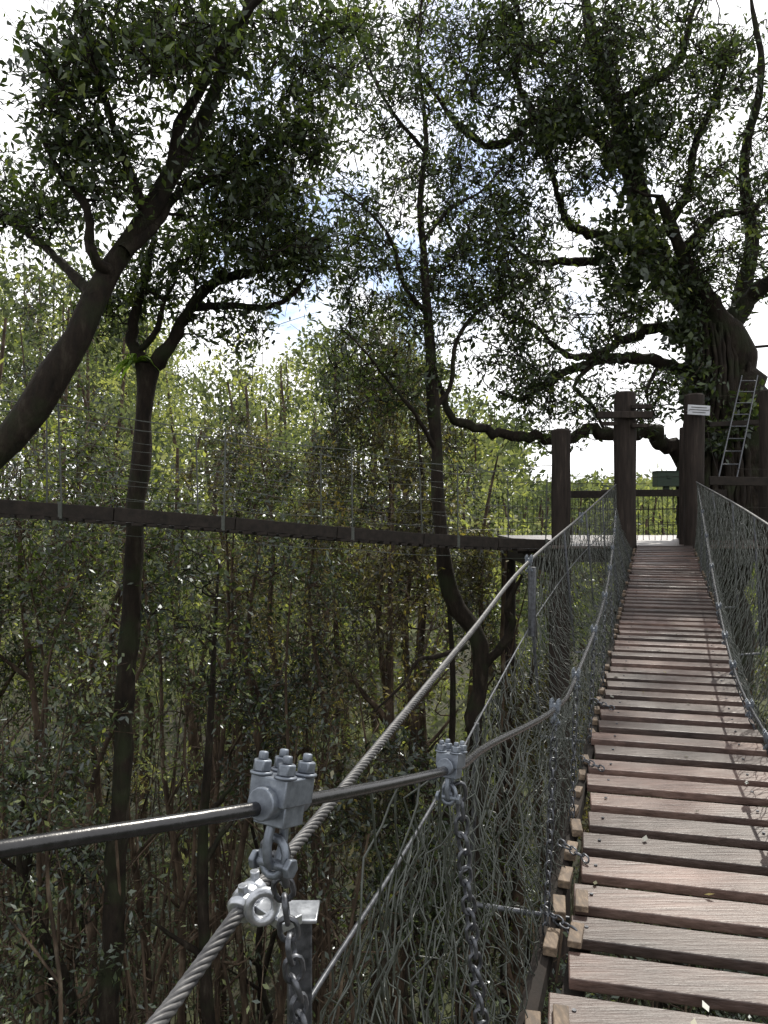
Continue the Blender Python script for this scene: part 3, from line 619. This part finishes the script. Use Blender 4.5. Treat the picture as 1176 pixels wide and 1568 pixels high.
th=empty('sapling_thicket',(0,14,0)); P=[];R=[];C=[]
for i in range(270):
    d=rng.uniform(8,24); px=rng.uniform(-60,1200) if i<190 else rng.uniform(-60,600); x=(px-588)/1150*d; z0=hgt(x,d); h=rng.uniform(5,12.5)
    if px>780: h=min(h,11)
    r=rng.uniform(.014,.05)*(1.6 if rng.random()<.2 else 1); w=rng.normal(size=(8,2)).cumsum(axis=0)*h*.016; z=np.linspace(0,1,8)
    P.append(np.stack([x+w[:,0]+rng.normal()*h*.07*z,d+w[:,1],z0-.2+h*z],1)); R.append(np.linspace(r,r*.35,8))
    for j in range(8):
        u=rng.uniform(.3,1); k=int(u*7); q=P[-1-j][k]; dr=rng.normal(size=3); dr[2]=abs(dr[2])*.7; dr/=np.linalg.norm(dr); L=rng.uniform(.4,1.8)
        s=np.linspace(0,1,8)[:,None]; P.append(q+dr*L*s+rng.normal(size=3)*.2*L*np.sin(s*3)); R.append(np.linspace(r*.35,.004,8))
        C.append(P[-1][3:][rng.integers(0,5,10)]+rng.normal(size=(10,3))*.12)
V,F=batch_tubes(np.array(P),np.array(R),5); fast_mesh('stems',V,F,M_barkmid,th)
C=np.concatenate(C); V,F=leaf_arrays(C,.115,.19); fast_mesh('foliage',V,F,M_leaflow,th,np.clip(rng.normal(.5,.28,len(C)),0,1),False)
C=[];T=[]
for i in range(1000):
    d=rng.uniform(9,32); x=rng.uniform(-.6,.65)*d; z=hgt(x,d)+abs(rng.normal())*1.5; m=32
    C.append(np.array([x,d,z])+rng.normal(size=(m,3))*np.array([.45,.45,.3])); T.append(np.clip(rng.normal(.45,.25)+rng.normal(size=m)*.15,0,1))
C=np.concatenate(C); V,F=leaf_arrays(C,.22,.17); fast_mesh('undergrowth',V,F,M_leaflow,None,np.concatenate(T),False)

C=[];
for i in range(60):
    y=rng.uniform(1.7,11); p=DL(y)+pd*rng.uniform(.05,.75)+Vector((0,0,.004)); C.append(tuple(p))
C=np.array(C); N=len(C); a=rng.uniform(0,6.28,N); d=np.stack([np.cos(a),np.sin(a),rng.uniform(0,.25,N)],1); s=np.stack([-np.sin(a),np.cos(a),np.zeros(N)],1)
L=rng.uniform(.02,.045,N)[:,None]; V=np.stack([C,C+d*.45*L+s*L*.25,C+d*L,C+d*.45*L-s*L*.25],1).reshape(-1,3)
fast_mesh('fallen_leaves',V,np.arange(4*N).reshape(N,4),M_leafol,None,rng.uniform(0,1,N),False)

# ---------------------------------------------------------------- world, sun, camera
SE,SA=math.radians(48),math.radians(28)
w=bpy.data.worlds.new('World'); scene.world=w; w.use_nodes=True; nt=w.node_tree; nt.nodes.clear(); N=nt.nodes.new; L=nt.links.new
sky=N('ShaderNodeTexSky'); sky.sky_type='NISHITA'; sky.sun_disc=False; sky.sun_elevation=SE; sky.sun_rotation=SA; sky.air_density=1.0
tc=N('ShaderNodeTexCoord'); no=N('ShaderNodeTexNoise'); no.inputs['Scale'].default_value=7; no.inputs['Detail'].default_value=9; no.inputs['Roughness'].default_value=.62; no.inputs['Distortion'].default_value=.6
L(tc.outputs['Generated'],no.inputs['Vector'])
dp=N('ShaderNodeVectorMath'); dp.operation='DOT_PRODUCT'; v=Vector((.03,1,.38)).normalized(); dp.inputs[1].default_value=v; L(tc.outputs['Generated'],dp.inputs[0])
mr=N('ShaderNodeMapRange'); mr.interpolation_type='SMOOTHSTEP'; mr.inputs[1].default_value=.92; mr.inputs[2].default_value=.99; mr.inputs[3].default_value=-.3; mr.inputs[4].default_value=.0; L(dp.outputs['Value'],mr.inputs[0])
ad=N('ShaderNodeMath'); ad.operation='SUBTRACT'; L(no.outputs[0],ad.inputs[0]); L(mr.outputs[0],ad.inputs[1])
cr=ramp(nt,[(.4,(.05,.05,.05)),(.56,(1,1,1))]); L(ad.outputs[0],cr.inputs[0])
br=N('ShaderNodeMix'); br.data_type='RGBA'; br.blend_type='MULTIPLY'; br.inputs['Factor'].default_value=1; L(sky.outputs[0],br.inputs['A']); br.inputs['B'].default_value=(1.7,1.7,1.75,1)
mx=N('ShaderNodeMix'); mx.data_type='RGBA'; L(cr.outputs[0],mx.inputs['Factor']); L(br.outputs['Result'],mx.inputs['A']); mx.inputs['B'].default_value=(17.5,17.5,17.7,1)
bg=N('ShaderNodeBackground'); bg.inputs[1].default_value=.1; L(mx.outputs['Result'],bg.inputs[0])
o=N('ShaderNodeOutputWorld'); L(bg.outputs[0],o.inputs[0])
sl=bpy.data.lights.new('sun','SUN'); sl.energy=5; sl.angle=math.radians(.6); sl.color=(1,.94,.84); so=bpy.data.objects.new('sun',sl); scene.collection.objects.link(so)
dirv=Vector((math.sin(SA)*math.cos(SE),math.cos(SA)*math.cos(SE),math.sin(SE))); so.rotation_euler=dirv.to_track_quat('Z','Y').to_euler(); so.location=(0,0,60)
cam=bpy.data.cameras.new('camera'); cam.sensor_fit='VERTICAL'; cam.sensor_height=24; cam.lens=24*1150/1568; cam.clip_start=.05; cam.clip_end=3000
co=bpy.data.objects.new('camera',cam); scene.collection.objects.link(co); co.location=(0,0,CZ); co.rotation_euler=(math.radians(90),0,0); scene.camera=co
scene.view_settings.view_transform='Standard'; scene.view_settings.look='None'; scene.view_settings.exposure=0
print('faces',sum(len(o.data.polygons) for o in bpy.data.objects if o.type=='MESH'))
